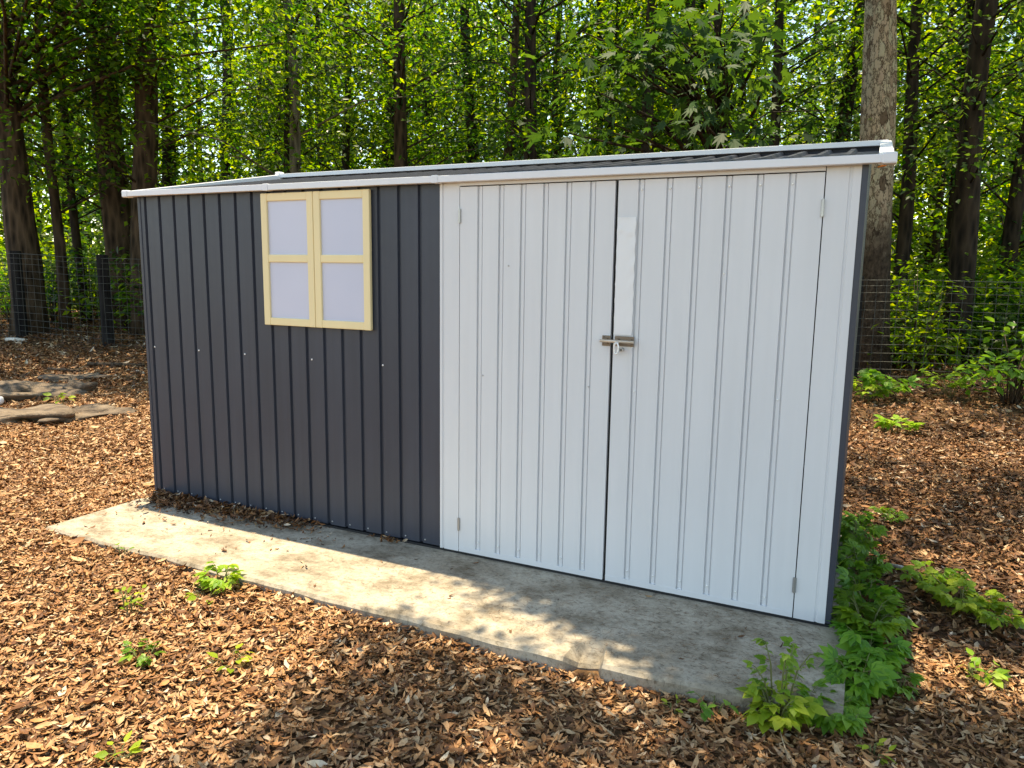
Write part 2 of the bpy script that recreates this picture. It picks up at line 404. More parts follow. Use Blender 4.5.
# white posts
b = MB(); b.sheet(grooved(2.006, 2.109, [2.024], -.004, .006, .006, .003), .012, H); b.add([(2.006, -.004, .02), (2.006, .02, .02), (2.006, .02, H), (2.006, -.004, H)], [(0, 1, 2, 3)])
b.add([(2.109, -.004, .02), (2.109, .02, .02), (2.109, .02, H), (2.109, -.004, H)], [(0, 3, 2, 1)]); b.build('door_post', M['white'], shed)
b = MB(); b.sheet(grooved(3.634, W, [3.716], -.004, .004, .006, .003), .012, H); b.add([(3.634, -.004, .02), (3.634, .02, .02), (3.634, .02, H), (3.634, -.004, H)], [(0, 1, 2, 3)])
b.build('door_post', M['white'], shed)
b = MB(); b.box(2.112, 3.631, -.010, .02, 1.7315, H-.002); b.build('door_lintel', M['white'], shed)
def door(x0, x1, grooves, label):
    mb = MB(); z0, z1 = .014, 1.7300; y = -.006
    mb.sheet(beaded(x0, x1, grooves, y), z0+.022, z1-.003)
    mb.box(x0, x1, y-.0015, y+.014, z0, z0+.024);
    for xx, s in ((x0, 1), (x1, -1)): mb.box(min(xx, xx+s*.003), max(xx, xx+s*.003), y+.001, y+.016, z0+.024, z1-.003)
    o = mb.build('door', M['white'], shed); o['label'] = label; return o
dl = door(2.1135, 2.840, [2.216+.1057*k for k in range(6)], 'left white ribbed door leaf')
dr = door(2.8535, 3.6300, [2.951+.114*k for k in range(6)], 'right white ribbed door leaf with bolt and tape strip')
def hinge(x, z, par):
    h = MB(); h.tube([(x, -.010, z-.032), (x, -.010, z+.032)], .0042, 8)
    for k in range(3): h.tube([(x, -.010, z-.03+.02*k), (x, -.010, z-.014+.02*k)], .0055, 8)
    h.box(x-.007, x+.007, -.0088, -.0068, z-.03, z+.03)
    h.build('hinge', M['steel'], par)
for z in (1.6, .15): hinge(2.113, z, dl); hinge(3.630, z, dr)
# tape strip (slightly wrinkled)
xs, zs = np.linspace(2.856, 2.934, 9), np.linspace(1.10, 1.58, 40); tv = []; tf = []
for z in zs:
    for x in xs:
        wr = .0016*math.sin(z*140+3*math.sin(x*60))*(1 if z > 1.24 else .4)+.0012*math.sin(x*190+z*60)
        if 1.49 < z < 1.56: wr += .003*max(0, math.sin((z-1.49)*130+x*25))
        tv.append((x+.0015*math.sin(z*90), -.0105-abs(wr), z))
tf = [(j*9+i, j*9+i+1, j*9+i+10, j*9+i+9) for j in range(39) for i in range(8)]
MB().add(tv, tf).build('tape_strip', M['tape'], dr, smooth=True)
# slide bolt
zb = 1.073
b = MB(); b.box(2.806, 2.842, -.012, -.008, zb-.022, zb+.022); b.tube([(2.812, -.020, zb-.012), (2.812, -.013, zb-.013)], .004, 8); b.tube([(2.812, -.020, zb+.015), (2.812, -.013, zb+.015)], .004, 8)
b.box(2.818, 2.832, -.026, -.012, zb-.013, zb-.008); b.box(2.818, 2.832, -.026, -.012, zb+.009, zb+.013)
b.build('bolt_keeper', M['brass'], dl, bevel=.001)
b = MB(); b.box(2.862, 2.944, -.014, -.0095, zb-.020, zb+.022)
for xx in (2.876, 2.93):
    b.box(xx-.006, xx+.006, -.028, -.014, zb-.012, zb-.008); b.box(xx-.006, xx+.006, -.028, -.014, zb+.008, zb+.012); b.box(xx-.006, xx+.006, -.031, -.027, zb-.012, zb+.012)
b.build('bolt_plate', M['brass'], dr, bevel=.001)
b = MB(); b.tube([(2.803, -.0285, zb), (2.948, -.0285, zb)], .0065, 10); b.tube([(2.884, -.0285, zb), (2.884, -.043, zb-.006)], .0045, 8); b.build('bolt_rod', M['rod'], dr, smooth=True)
def screw_mesh(r, depth):
    me = bpy.data.meshes.new('screw'); mb = MB(); mb.tube([(0, 0, 0), (0, -depth*.6, 0), (0, -depth, 0)], [r, r, r*.5], 8)
    me.from_pydata(mb.v, [], mb.f); return me
sm = screw_mesh(.0048, .004); sm.materials.append(M['chrome'])
sd = screw_mesh(.004, .003); sd.materials.append(M['steel'])
def screw(x, y, z, par, me=sm):
    o = bpy.data.objects.new('screw', me); COL.objects.link(o); o.parent = par; o.location = Vector((x, y, z))-root_base(par)
for x in (.067, .424, .771, 1.234, 1.678): screw(x, 0, .891, fw_)
for k in range(17): screw(.078+.115*k, 0, .036, fw_, sd)
for x, z in ((2.236, .881), (2.75, .87), (2.36, 1.38)): screw(x, -.006, z, dl, sd)
for k in range(6): screw(2.216+.1057*k, -.0025, .075, dl)
for x, z in ((2.951, .867), (3.521, .879), (3.29, 1.36)): screw(x, -.0, z, dr, sm)
for k in range(6): screw(2.951+.114*k, -.0025, .075, dr); screw(2.951+.114*k, -.0025, 1.69, dr)

# window: two sashes of two frosted panes
wx0, wx1, wz0, wz1, wy = .946, 1.628, 1.060, 1.733, -.004
win = MB(); win.box(wx0+.01, wx1-.01, wy-.004, wy, wz0+.01, wz1-.01)
wn = win.build('window', M['cream'], shed); wn['label'] = 'cream framed double window with four frosted panes'
mid = (wx0+wx1)/2
for a, c in ((wx0, mid-.0015), (mid+.0015, wx1)):
    s = MB(); y0, y1 = wy-.024, wy-.004; st, rl, mr = .040, .040, 1.405
    s.box(a, a+st, y0, y1, wz0, wz1); s.box(c-st, c, y0, y1, wz0, wz1)
    for z0, z1 in ((wz0, wz0+rl), (mr-.02, mr+.02), (wz1-rl, wz1)): s.box(a+st-.0005, c-st+.0005, y0+.0015, y1, z0+.0005, z1-.0005)
    sash = s.build('window_sash', M['cream'], wn, bevel=.004)
    sash.parent = wn
    for z0, z1 in ((wz0+rl, mr-.02), (mr+.02, wz1-rl)):
        p = MB(); p.box(a+st-.004, c-st+.004, wy-.012, wy-.006, z0-.004, z1+.004); p.build('pane', M['pane'], wn)

# roof
def zr(y): return 1.755+(y+.03)*(1.970-1.755)/1.23
prof = [(-.03, 0)]
for k in range(33):
    g = .005+.115*k
    if g+.022 < W+.05: prof += [(g-.020, 0), (g-.011, .016), (g+.011, .016), (g+.020, 0)]
prof.append((W+.055, 0))
ys = [-.03, 1.20]; v = [(x, y, zr(y)+h) for y in ys for x, h in prof]; n = len(prof)
rf = MB().add(v, [(i, i+1, n+i+1, n+i) for i in range(n-1)])
v2 = [(x, y, zr(y)-.006) for y in ys for x in (-.03, W+.055)]
rf.add(v2, [(0, 2, 3, 1)])
roof = rf.build('roof', M['roof'], shed)
b = MB()
b.box(-.045, W+.085, -.050, -.032, 1.746, 1.775); b.box(-.045, W+.085, -.032, -.012, 1.767, 1.775); b.box(-.045, W+.085, -.032, -.013, 1.746, 1.751)
b.build('front_fascia', M['trim'], roof, bevel=.0015)
b = MB(); b.box(-.045, W+.085, 1.196, 1.214, 1.990, 2.016); b.box(-.045, W+.085, 1.172, 1.196, 1.990, 2.016); b.build('back_fascia', M['trim'], roof, bevel=.002)
b = MB(); b.box(-.03, W+.05, 1.201, 1.211, 1.93, 1.9895); b.build('back_trim_shadow', M['roof'], roof)  # dark strip painted in for the shadow below the back trim
for x0, x1 in ((-.058, -.028), (W+.050, W+.100)):
    za, zb_ = 1.777, 2.014
    b = MB(); b.hexa([(x0, -.03, za-.036), (x1, -.03, za-.036), (x0, 1.19, zb_-.05), (x1, 1.19, zb_-.05), (x0, -.03, za), (x1, -.03, za), (x0, 1.19, zb_), (x1, 1.19, zb_)])
    b.build('side_fascia', M['trim'], roof, bevel=.003)
for x in (1.004, 2.005): b = MB(); b.box(x-.016, x+.016, -.0535, -.010, 1.7435, 1.7775); b.build('fascia_sleeve', M['trim'], roof, bevel=.002)
for x0, x1 in ((-.066, -.022), (W+.062, W+.108)):
    b = MB(); b.box(x0, x1, -.056, -.008, 1.741, 1.780); b.build('end_cap', M['trim'], roof, bevel=.006)
    if x0 > 0: continue
    b = MB(); b.box(x0 if x0 < 0 else x0-.03, x1 if x0 < 0 else x1-.012, 1.170, 1.220, 1.95, 2.019 if x0 > 0 else 2.032); b.build('end_cap', M['trim'], roof, bevel=.006)

# padlock hanging from the bolt: a thing of its own
pl = thing('padlock', 'small bright looped padlock hanging from the sliding bolt on the shed doors', 'padlock', (2.885, -.04, 1.02))
cx_, cz_ = 2.880, 1.046
ring = [(cx_+.0092*math.sin(a), -.047, cz_+(.0235*math.cos(a))) for a in np.linspace(0, 2*math.pi, 25)]
b = MB(); b.tube(ring, .0042, 8, False); b.build('shackle', M['chrome'], pl, smooth=True)
b = MB(); b.tube([(2.899, -.040, 1.040), (2.899, -.018, 1.040)], .0085, 12); b.box(2.882, 2.899, -.038, -.026, 1.034, 1.046); b.build('lock_body', M['steel'], pl, bevel=.001)
b = MB(); b.tube([(2.899, -.0415, 1.040), (2.899, -.0398, 1.040)], .004, 8); b.build('keyhole', M['black'], pl)

# ------------------------------------------------------------------ leaf litter
CAMP = np.array([3.8035, -2.9845, 1.354]); YAW = -.4444
def in_wedge(x, y, half=R_(50)):
    a = np.arctan2(x-CAMP[0], y-CAMP[1])-YAW
    return np.abs((a+np.pi) % (2*np.pi)-np.pi) < half
def litter_points(n, x0, x1, y0, y1):
    P = np.stack([rng.uniform(x0, x1, n), rng.uniform(y0, y1, n)], 1)
    k = ~((P[:, 0] > .06) & (P[:, 0] < 3.815) & (P[:, 1] > -.68+.085*np.clip((P[:, 0]-2.95)/.85, 0, 1)) & (P[:, 1] < 1.26))
    k &= in_wedge(P[:, 0], P[:, 1]) | (np.hypot(P[:, 0]-CAMP[0], P[:, 1]-CAMP[1]) < 2.2)
    return P[k]
def litter_mesh(P, zup, size, tilt, parts, zbase=None):
    n = len(P); ch = rng.integers(0, len(T_LIT), n)
    z = (gz(P[:, 0], P[:, 1])+.018*wav(P[:, 0], P[:, 1]) if zbase is None else zbase)+rng.uniform(.002, zup, n)
    P3 = np.column_stack([P, z])
    Rm = frames(rng.uniform(0, 2*np.pi, n), rng.normal(0, tilt, n), rng.normal(0, tilt*1.2, n))
    s = rng.uniform(size[0], size[1], n)*rng.choice([.45, .6, .8, 1, 1, 1.25], n)
    sc = np.stack([s, s*rng.uniform(.7, 1.3, n), s], 1)
    for k in range(len(T_LIT)):
        m = ch == k; parts.append(scatter(T_LIT[k], P3[m], Rm[m], sc[m]))
parts = []; partsR = []
def dens(area, d): return int(area*d)
litter_mesh(litter_points(dens(7.6*3.6, 7600), -1.6, 6, -3.4, .2), .026, (.024, .053), .22, parts)
litter_mesh(litter_points(dens(6.6*3.8, 4300), -6.6, 0.02, -.5, 3.3), .026, (.030, .060), .22, parts)
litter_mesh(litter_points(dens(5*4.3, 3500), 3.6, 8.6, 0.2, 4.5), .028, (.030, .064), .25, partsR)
n = 900; P = litter_points(n, -4, 5.5, -3, 2.5); n = len(P); ls = rng.uniform(.06, .17, n)
sc = np.stack([ls, ls*.13, ls*.3], 1)
parts.append(scatter(T_LIT[2], np.column_stack([P, gz(P[:, 0], P[:, 1])+rng.uniform(.02, .036, n)]), frames(rng.uniform(0, 6.3, n), rng.normal(0, .12, n), rng.normal(0, .4, n)), sc))
P = litter_points(260, -4, 5.5, -3, 2.5); n = len(P); ls = rng.uniform(.06, .09, n)
parts.append(scatter(T_LIT[4], np.column_stack([P, gz(P[:, 0], P[:, 1])+rng.uniform(.018, .032, n)]), frames(rng.uniform(0, 6.3, n), rng.normal(0, .15, n), rng.normal(0, .2, n)), np.stack([ls, ls*1.35, ls*.6], 1)))
V, F = join(parts)
o = np_mesh('leaf_litter', V, F, M['litter'])
tag(o, 'thick layer of dry brown fallen leaves covering the ground around the shed', 'leaf litter', kind='stuff')
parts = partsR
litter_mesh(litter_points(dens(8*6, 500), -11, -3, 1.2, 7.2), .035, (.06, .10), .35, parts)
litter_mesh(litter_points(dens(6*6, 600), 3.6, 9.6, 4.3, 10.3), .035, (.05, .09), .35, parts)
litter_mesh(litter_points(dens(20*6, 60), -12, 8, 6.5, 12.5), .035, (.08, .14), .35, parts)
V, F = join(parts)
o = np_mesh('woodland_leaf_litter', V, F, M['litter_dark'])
tag(o, 'darker reddish leaf litter under the trees near the wire fence', 'leaf litter', kind='stuff')
# drift of leaves blown against the shed on the pad
parts = []
n = 1500; t = rng.beta(1.1, 1.6, n); x = .06+1.25*t
yy = -.015-np.abs(rng.normal(0, .095, n))*(1.1-.5*t)
litter_mesh(np.column_stack([x, yy]), .03, (.030, .055), .35, parts, 0.0)
n = 26; litter_mesh(np.column_stack([rng.normal(1.74, .05, n), -.02-np.abs(rng.normal(0, .018, n))]), .022, (.03, .05), .4, parts, 0.0)
V, F = join(parts)
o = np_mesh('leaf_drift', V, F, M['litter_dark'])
tag(o, 'drift of dead leaves heaped against the charcoal wall on the concrete pad', 'dead leaves', kind='stuff')
parts = []
n = 60; litter_mesh(np.column_stack([rng.uniform(.1, 3.7, n), rng.uniform(-.66, -.05, n)]), .006, (.015, .04), .12, parts, 0.0)
n = 150; litter_mesh(np.column_stack([rng.uniform(.1, 1.6, n), -rng.beta(1.2, 2.5, n)*.6]), .006, (.012, .038), .12, parts, 0.0)
n = 2200; P = np.column_stack([3.75-rng.beta(1.2, 2.2, n)*2.2, rng.uniform(-.60, -.02, n)])
s = rng.uniform(.010, .032, n); sc = np.stack([s, s*.12, s*.3], 1)
parts.append(scatter(T_LIT[0], np.column_stack([P, np.full(n, .002)]), frames(rng.uniform(0, 6.3, n), rng.normal(0, .06, n), rng.normal(0, .2, n)), sc))
V, F = join(parts)
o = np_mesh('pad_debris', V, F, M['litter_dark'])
tag(o, 'fine twigs and leaf crumbs scattered over the concrete pad', 'leaf crumbs', kind='stuff')

# ------------------------------------------------------------------ rocks
def rock(label, c, size, rz, seed, group=None, base=.12):
    r = np.random.default_rng(seed); nu, nv = 40, 22; v = []
    ph = r.uniform(0, 6.28, (12,)); kk = r.normal(0, 2.2, (12, 3))
    for j in range(nv+1):
        th = math.pi*j/nv
        for i in range(nu):
            a = 2*math.pi*i/nu; p = np.array([math.sin(th)*math.cos(a), math.sin(th)*math.sin(a), math.cos(th)])
            q = np.sign(p)*np.abs(p)**.75
            d = 1+.21*sum(math.sin(kk[m] @ p*1.6+ph[m])/(1+.25*m) for m in range(12))
            q = q*d; q[2] = round(q[2]*3.2+.5*math.sin(3*p[0]+seed)+.4*math.sin(4*p[1]))/3.2*.4+q[2]*.6
            v.append(q*np.array(size))
    f = [(j*nu+i, j*nu+(i+1) % nu, (j+1)*nu+(i+1) % nu, (j+1)*nu+i) for j in range(nv) for i in range(nu)]
    mb = MB(); ca, sa = math.cos(rz), math.sin(rz); z0 = gzf(c[0], c[1])+size[2]*base
    mb.add([(c[0]+x*ca-y*sa, c[1]+x*sa+y*ca, z0+z) for x, y, z in v], f)
    o = mb.build('rock', M['rock'], base=(c[0], c[1], gzf(*c)), smooth=True)
    return tag(o, label, 'rock', group)
rock('long low grey brown rock at the left edge, set behind the others', (-3.62, 1.30), (.46, .30, .10), 1.1, 3)
rock('small dark rounded rock beside the end of the long grey rock', (-3.32, 1.80), (.15, .12, .075), 1.4, 5)
rock('tan flat rock slab half sunk in the leaves nearest the charcoal shed wall', (-2.42, 1.20), (.34, .27, .055), 1.3, 8)
rock('low sandy rock outcrop sloping into the sunlit leaf litter at the left', (-2.78, .80), (.38, .33, .07), 1.0, 12)
rock('thin buff rock showing through soil behind the long grey rock', (-3.95, 2.15), (.26, .18, .05), 1.3, 15)

def stick(label, a, bb, r, mat):
    za, zb2 = gzf(*a)+.04, gzf(*bb)+.045
    p = [Vector((a[0], a[1], za)), Vector((a[0]*.6+bb[0]*.4+.01, a[1]*.6+bb[1]*.4-.012, za*.5+zb2*.5+.006)), Vector((bb[0], bb[1], zb2))]
    o = MB().tube(p, [r, r*1.05, r*.7], 7).build('stick', mat, base=(a[0], a[1], za), smooth=True); return tag(o, label, 'stick')
M['pale_wood'] = mat_bark('bleached_wood', (.42, .38, .32), (.66, .62, .55), 20, .3, .2)
stick('bleached white stick lying beside the creeper right of the shed', (4.0, .92), (4.10, .86), .009, M['pale_wood'])
stick('dark fallen branch lying on the shaded soil left of the shed', (-4.55, 2.75), (-3.95, 3.05), .02, M['twig'])
stick('short dark branch in the shaded soil just above the long rock', (-4.6, 2.3), (-4.15, 2.4), .016, M['twig'])
stick('pale bleached stick at the foot of the left black fence post', (-7.15, 3.35), (-6.85, 3.45), .03, M['pale_wood'])
o = MB().tube([(-3.33, 1.0, gzf(-3.3, 1)+.03), (-3.30, 1.02, gzf(-3.3, 1)+.07), (-3.28, 1.03, gzf(-3.3, 1)+.085)], [.05, .04, .012], 12).build('white_stone', M['tape'], base=(-3.3, 1.0, gzf(-3.3, 1)), smooth=True)
tag(o, 'round white stone at the left edge beside the long grey rock', 'stone')

# ------------------------------------------------------------------ wire fence
fp = [(-10.7, 3.25), (-9.08, 3.48), (-7.42, 3.73), (-5.83, 3.96), (-4.2, 4.40), (-2.6, 4.85), (-1.0, 5.30), (.6, 5.75), (2.2, 6.20), (3.72, 6.64), (5.72, 7.10), (7.5, 7.55), (9.3, 8.0)]
fence = thing('wire_fence', 'woven wire fence on dark posts running behind the shed along the woods', 'fence', (fp[6][0], fp[6][1], gzf(*fp[6])))
for i, (x, y) in enumerate(fp):
    z = gzf(x, y); b = MB(); r = .080 if x < -5 else .05
    ti = random.uniform(-.02, .02); b.tube([(x, y, z-.1), (x+ti*.6, y, z+.6), (x+ti*1.25, y, z+1.27)], [r*1.05, r, r*.95], 10)
    b.build('post', M['post'], fence, smooth=False, bevel=.006)
b = MB(); hts = [.03, .11, .19, .28, .38, .48, .58, .68, .78, .88, .98, 1.08, 1.16, 1.225]
for h in hts:
    pts = []
    for i in range(len(fp)-1):
        for t in np.linspace(0, 1, 9)[:-1]:
            x = fp[i][0]*(1-t)+fp[i+1][0]*t; y = fp[i][1]*(1-t)+fp[i+1][1]*t
            pts.append((x, y-.07+.012*math.sin(x*5+h*9), gzf(x, y)+h+.008*math.sin(x*3.3)))
    b.tube(pts, .0024 if h < 1.2 else .0034, 4)
for i in range(len(fp)-1):
    d = math.hypot(fp[i+1][0]-fp[i][0], fp[i+1][1]-fp[i][1]); k = int(d/.11)
    for t in (np.arange(k)+.5)/k:
        x = fp[i][0]*(1-t)+fp[i+1][0]*t; y = fp[i][1]*(1-t)+fp[i+1][1]*t; z = gzf(x, y)
        b.tube([(x, y-.07, z+.02), (x+.006*math.sin(x*31), y-.07+.01*math.sin(x*9), z+.6), (x+.008*math.sin(x*17), y-.07, z+1.225)], .0021, 4)
b.build('wire_mesh', M['wire'], fence)

# ------------------------------------------------------------------ trees
def sprays(C, nleaf, length, sig=(.34, .34, .13), T=T_RHOMB, tilt=.55, droop=-.25):
    n = len(C)*nleaf
    c = np.repeat(np.asarray(C), nleaf, 0)
    ctilt = np.repeat(rng.normal(0, .25, (len(C), 2)), nleaf, 0)
    d = rng.normal(0, 1, (n, 3))*np.asarray(sig)
    d[:, 2] += d[:, 0]*ctilt[:, 0]+d[:, 1]*ctilt[:, 1]-.25*np.hypot(d[:, 0], d[:, 1])
    yaw = np.arctan2(d[:, 1], d[:, 0])+rng.normal(0, .8, n)
    Rm = frames(yaw, rng.normal(droop, tilt*.8, n), rng.normal(0, tilt, n))
    s = length*rng.uniform(.65, 1.25, n)
    return scatter(T, c+d, Rm, np.stack([s, s*rng.uniform(.8, 1.15, n), s], 1))

def grow(name, label, cat, x, y, dia, Ht, lean=(0, 0), bark='bark_dark', leaf='leafA', crown=None, group=None, extra=None, limb_r=.022, seed=None, T=T_RHOMB, flare=1.25, wob=None):
    z = gzf(x, y); root = thing(name, label, cat, (x, y, z), group); r = dia/2
    k = 12; pts, rad = [], []
    ph = rng.uniform(0, 6.28, 4)
    for i in range(k+1):
        t = i/k; h = -.15+Ht*t; w = (.25*dia+.05) if wob is None else wob
        pts.append((x+lean[0]*h+w*(math.sin(h*.9+ph[0])-math.sin(ph[0]))*.5, y+lean[1]*h+w*(math.sin(h*.8+ph[1])-math.sin(ph[1]))*.5, z+h))
        rad.append(r*(1-.6*t**1.2)*(flare if i == 0 else 1+.06*(flare-1)/.25*math.exp(-h*1.5)))
    tm = MB(); tm.tube(pts, rad, 14)
    # bark roughness in the silhouette
    tm.v = [(vx+r*.05*math.sin(vz*9+vx*40), vy+r*.05*math.sin(vz*7+vy*37), vz) for vx, vy, vz in tm.v]
    def on_trunk(h):
        t = min(max((h+.15)/Ht, 0), .999)*k; i = int(t); f_ = t-i
        return Vector(pts[i]).lerp(Vector(pts[i+1]), f_)
    parts = []; C = []
    if crown:
        z0, z1, Rr, nsp, nl, ll = crown
        for s in range(nsp):
            h = z0+(z1-z0)*(s+rng.uniform(0, 1))/nsp; a = rng.uniform(0, 6.283); rr = Rr*math.sqrt(rng.uniform(.03, 1))*(1-.35*max(0, (h-z0)/(z1-z0)-.6))
            st = on_trunk(max(.5, min(Ht*.96, h-.35*rr))); tip = Vector((st.x+rr*math.cos(a), st.y+rr*math.sin(a), z+h))
            m1 = st.lerp(tip, .5)+Vector((rng.normal(0, .06), rng.normal(0, .06), .12*rr))
            q = limb_r*(.35+.3*rr); tm.tube([st, m1, tip], [q, q*.65, q*.25], 5)
            C.append(tip)
            if rr > .8: C.append(m1+Vector((rng.normal(0, .15), rng.normal(0, .15), .05)))
        parts.append(sprays(np.array([tuple(c) for c in C]), nl, ll, T=T))
    if extra is not None:
        ec, nl, ll, sg, et = extra
        # secondary limbs to the extra clusters, gathered along main limbs
        for c in ec[::max(1, len(ec)//45)]:
            tip = Vector(c); st = on_trunk(min(Ht*.93, max(2.2, c[2]-z-.9)))
            m1 = st.lerp(tip, .5)+Vector((rng.normal(0, .1), rng.normal(0, .1), .25))
            tm.tube([st, m1, tip], [.035, .022, .007], 5)
        parts.append(sprays(np.array(ec), nl, ll, sig=sg, T=et))
    tr = tm.build('trunk', M[bark], root, smooth=True)
    if parts:
        V, F = join(parts) if len({p[1].shape[1] for p in parts}) == 1 else (None, None)
        np_mesh('crown', V, F, M[leaf], root)
    return root

def zone_clusters(n, x0, x1, y0, y1, h0, h1, accept):
    """leaf clusters along the sun's rays above those ground points that lie in leaf shade"""
    out = []
    while len(out) < n:
        gxp, gyp, h = rng.uniform(x0, x1), rng.uniform(y0, y1), rng.uniform(h0, h1)
        if rng.uniform() > accept(gxp, gyp): continue
        out.append((gxp-.2/1.75*h, gyp+.2/1.75*h, h))
    return out
def shade_front(x, y):
    lim = 2.12+.10*(-y-.8)
    if y < -.80: e = 1.0 if x > lim+.08 else 0.0
    elif y < .1: e = 1.0 if y > -.17-.406*(x-2.38) and x > 2.3 else (.75 if x > 3.40 else 0)
    else: e = .9 if x > 3.9 else 0
    if ((x-3.05)/.32)**2+((y+1.25)/.11)**2 < 1: e *= .12
    if ((x-4.22)/.46)**2+((y+.03)/.26)**2 < 1: e = 0
    if ((x-3.42)/.18)**2+((y+.98)/.09)**2 < 1: e *= .12
    return e
ec = zone_clusters(560, 1.9, 5.6, -3.2, .5, 4.4, 6.0, shade_front)
ec += zone_clusters(70, 2.3, 3.9, -.6, .05, 4.4, 6.0, shade_front)
grow('oak_tree', 'unseen spreading oak right of the viewpoint, its leaf clusters placed to shade the front yard', 'tree', 6.4, -1.2, .42, 6.2, (-.05, .02), 'bark_mid', 'leafA', None,
     extra=(ec, 60, .075, (.095, .095, .08), T_RHOMB))  # unseen tree, leaf clusters placed along sun rays to cast the front shade
def shade_right(x, y):
    if y < .4: return 0
    e = .95
    if 3.2 < y < 4.1 and x < 5.6: e = 0
    if ((x-4.5)/.8)**2+((y-5.6)/.35)**2 < 1: e = .25
    return e
ec = zone_clusters(220, 3.7, 7.8, .4, 6.6, 5.2, 7.2, shade_right)
grow('oak_tree', 'unseen leaning oak right of the yard, its leaves set to shade ground by the shed', 'tree', 8.2, 3.0, .4, 7.0, (-.06, .02), 'bark_mid', 'leafA', None,
     extra=(ec, 72, .09, (.16, .16, .12), T_RHOMB))  # unseen crown, its clusters follow the sun rays to shade the right side
def shade_left(x, y):
    if x < -2.55 and .55 < y < 2.05: return .5
    if y < 2.05 and x > -4.2: return 0
    if y < .9+.3*(-x-4): return 0
    return 1
ec = zone_clusters(150, -8.5, -2.5, .5, 4.8, 4.2, 6.5, shade_left)
grow('oak_tree', 'big brown trunk behind the left black fence post with heavy foliage above', 'tree', -7.85, 4.12, .47, 7.5, (0, 0), 'bark_mid', 'leafA', (3.6, 7.2, 1.8, 10, 70, .12),
     extra=(ec, 90, .11, (.30, .30, .14), T_RHOMB))

B = [  # x, y, dia, lean, bark, label, crown density
 (-7.95, 4.75, .17, (.02, 0), 'bark_mid', 'thin trunk close against the big brown trunk at the far left'),
 (-7.39, 5.42, .50, (.0, 0), 'bark_mid', 'thick ivy-dark trunk left of the shed corner, paired with another'),
 (-6.50, 5.10, .40, (.012, 0), 'bark_mid', 'broad stringy-barked trunk just left of the shed, nearest its charcoal corner'),
 (-8.52, 7.22, .30, (.03, 0), 'bark_dark', 'dark trunk rising just above the left end of the shed roof'),
 (-8.80, 5.70, .15, (-.02, 0), 'bark_dark', 'slender dark sapling trunk between the two black fence posts'),
 (-4.87, 6.70, .22, (-.01, 0), 'bark_grey', 'lichen-spotted grey trunk above the left sash of the window'),
 (-5.6, 7.68, .22, (0, 0), 'bark_dark', 'dark trunk close to the left of the lichen-spotted grey trunk'),
 (-6.74, 10.35, .20, (.03, 0), 'bark_dark', 'thin leaning trunk above the right sash of the window'),
 (-3.74, 8.21, .30, (.0, 0), 'bark_mid', 'sturdy brown trunk above the charcoal wall right of the window'),
 (-6.3, 11.48, .18, (.02, 0), 'bark_dark', 'thin dark trunk between window and the sturdy brown trunk'),
 (-1.85, 8.72, .20, (.0, 0), 'bark_mid', 'brown trunk with a darker trunk close on its right, above the left door'),
 (-1.20, 7.92, .25, (.01, 0), 'bark_dark', 'darkest straight trunk above the middle of the left door'),
 (-2.01, 10.84, .17, (.03, 0), 'bark_mid', 'thin reddish trunk just right of the darkest straight trunk'),
 (-1.5, 11.96, .20, (0, 0), 'bark_dark', 'slim dark trunk behind the left door edge, second right of the darkest'),
 (-1.3, 13.15, .22, (.02, 0), 'bark_grey', 'greyish slim trunk above the meeting line of the two doors'),
 (.29, 9.53, .26, (.01, 0), 'bark_dark', 'dark trunk above the right door beside the big drooping maple leaves'),
 (.5, 12.64, .22, (-.02, 0), 'bark_dark', 'dark trunk among blue sky gaps above the right door'),
 (.3, 15.69, .22, (.03, 0), 'bark_dark', 'far thin trunk among the blue sky gaps'),
 (2.05, 10.9, .22, (0, 0), 'bark_dark', 'dark trunk in deep shade left of the pale flaky trunk'),
 (3.3, 12.0, .32, (0, 0), 'bark_dark', 'shadowed trunk immediately left of the pale flaky trunk'),
 (4.18, 10.0, .24, (.0, 0), 'bark_dark', 'dark trunk just right of the white roof corner'),
 (4.94, 11.97, .24, (.015, 0), 'bark_dark', 'slightly leaning trunk right of the shed between two thicker ones'),
 (4.95, 8.96, .36, (.012, 0), 'bark_dark', 'thick dark trunk behind the wire fence at the right of the picture'),
 (5.75, 10.89, .27, (.02, 0), 'bark_dark', 'trunk at the right edge behind the leafy shrub by the fence'),
]
for i, (x, y, d, ln, bk, lb) in enumerate(B):
    far = math.hypot(x-CAMP[0], y-CAMP[1])
    grow('woodland_tree', lb, 'tree', x, y, d, rng.uniform(7.5, 9.5), ln, bk, ('leafA', 'leafB', 'leafD', 'leafA')[i % 4] if i not in (2,) else 'leafA',
         (rng.uniform(1.6, 2.8), 7.6, rng.uniform(1.6, 2.4), int(rng.integers(30, 42)), 60 if x < 2.5 else 40, .11 if far < 14 else .13), 'trees standing along the wood edge')
# pale flaky trunk
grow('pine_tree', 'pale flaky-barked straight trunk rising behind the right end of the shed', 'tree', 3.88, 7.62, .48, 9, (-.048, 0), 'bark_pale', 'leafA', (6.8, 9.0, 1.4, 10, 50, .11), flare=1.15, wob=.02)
# orange marker ribbons tied round and hanging by the pale trunk
rb = MB(); rb.tube([(3.86, 7.34, 2.83), (3.90, 7.33, 2.78), (3.87, 7.33, 2.70), (3.79, 7.35, 2.68)], [.018, .022, .018, .008], 6)
tag(rb.build('orange_ribbon', M['orange'], base=(3.86, 7.34, 2.7), smooth=True), 'orange marker ribbon hanging off the pale trunk just under the roof corner', 'ribbon')
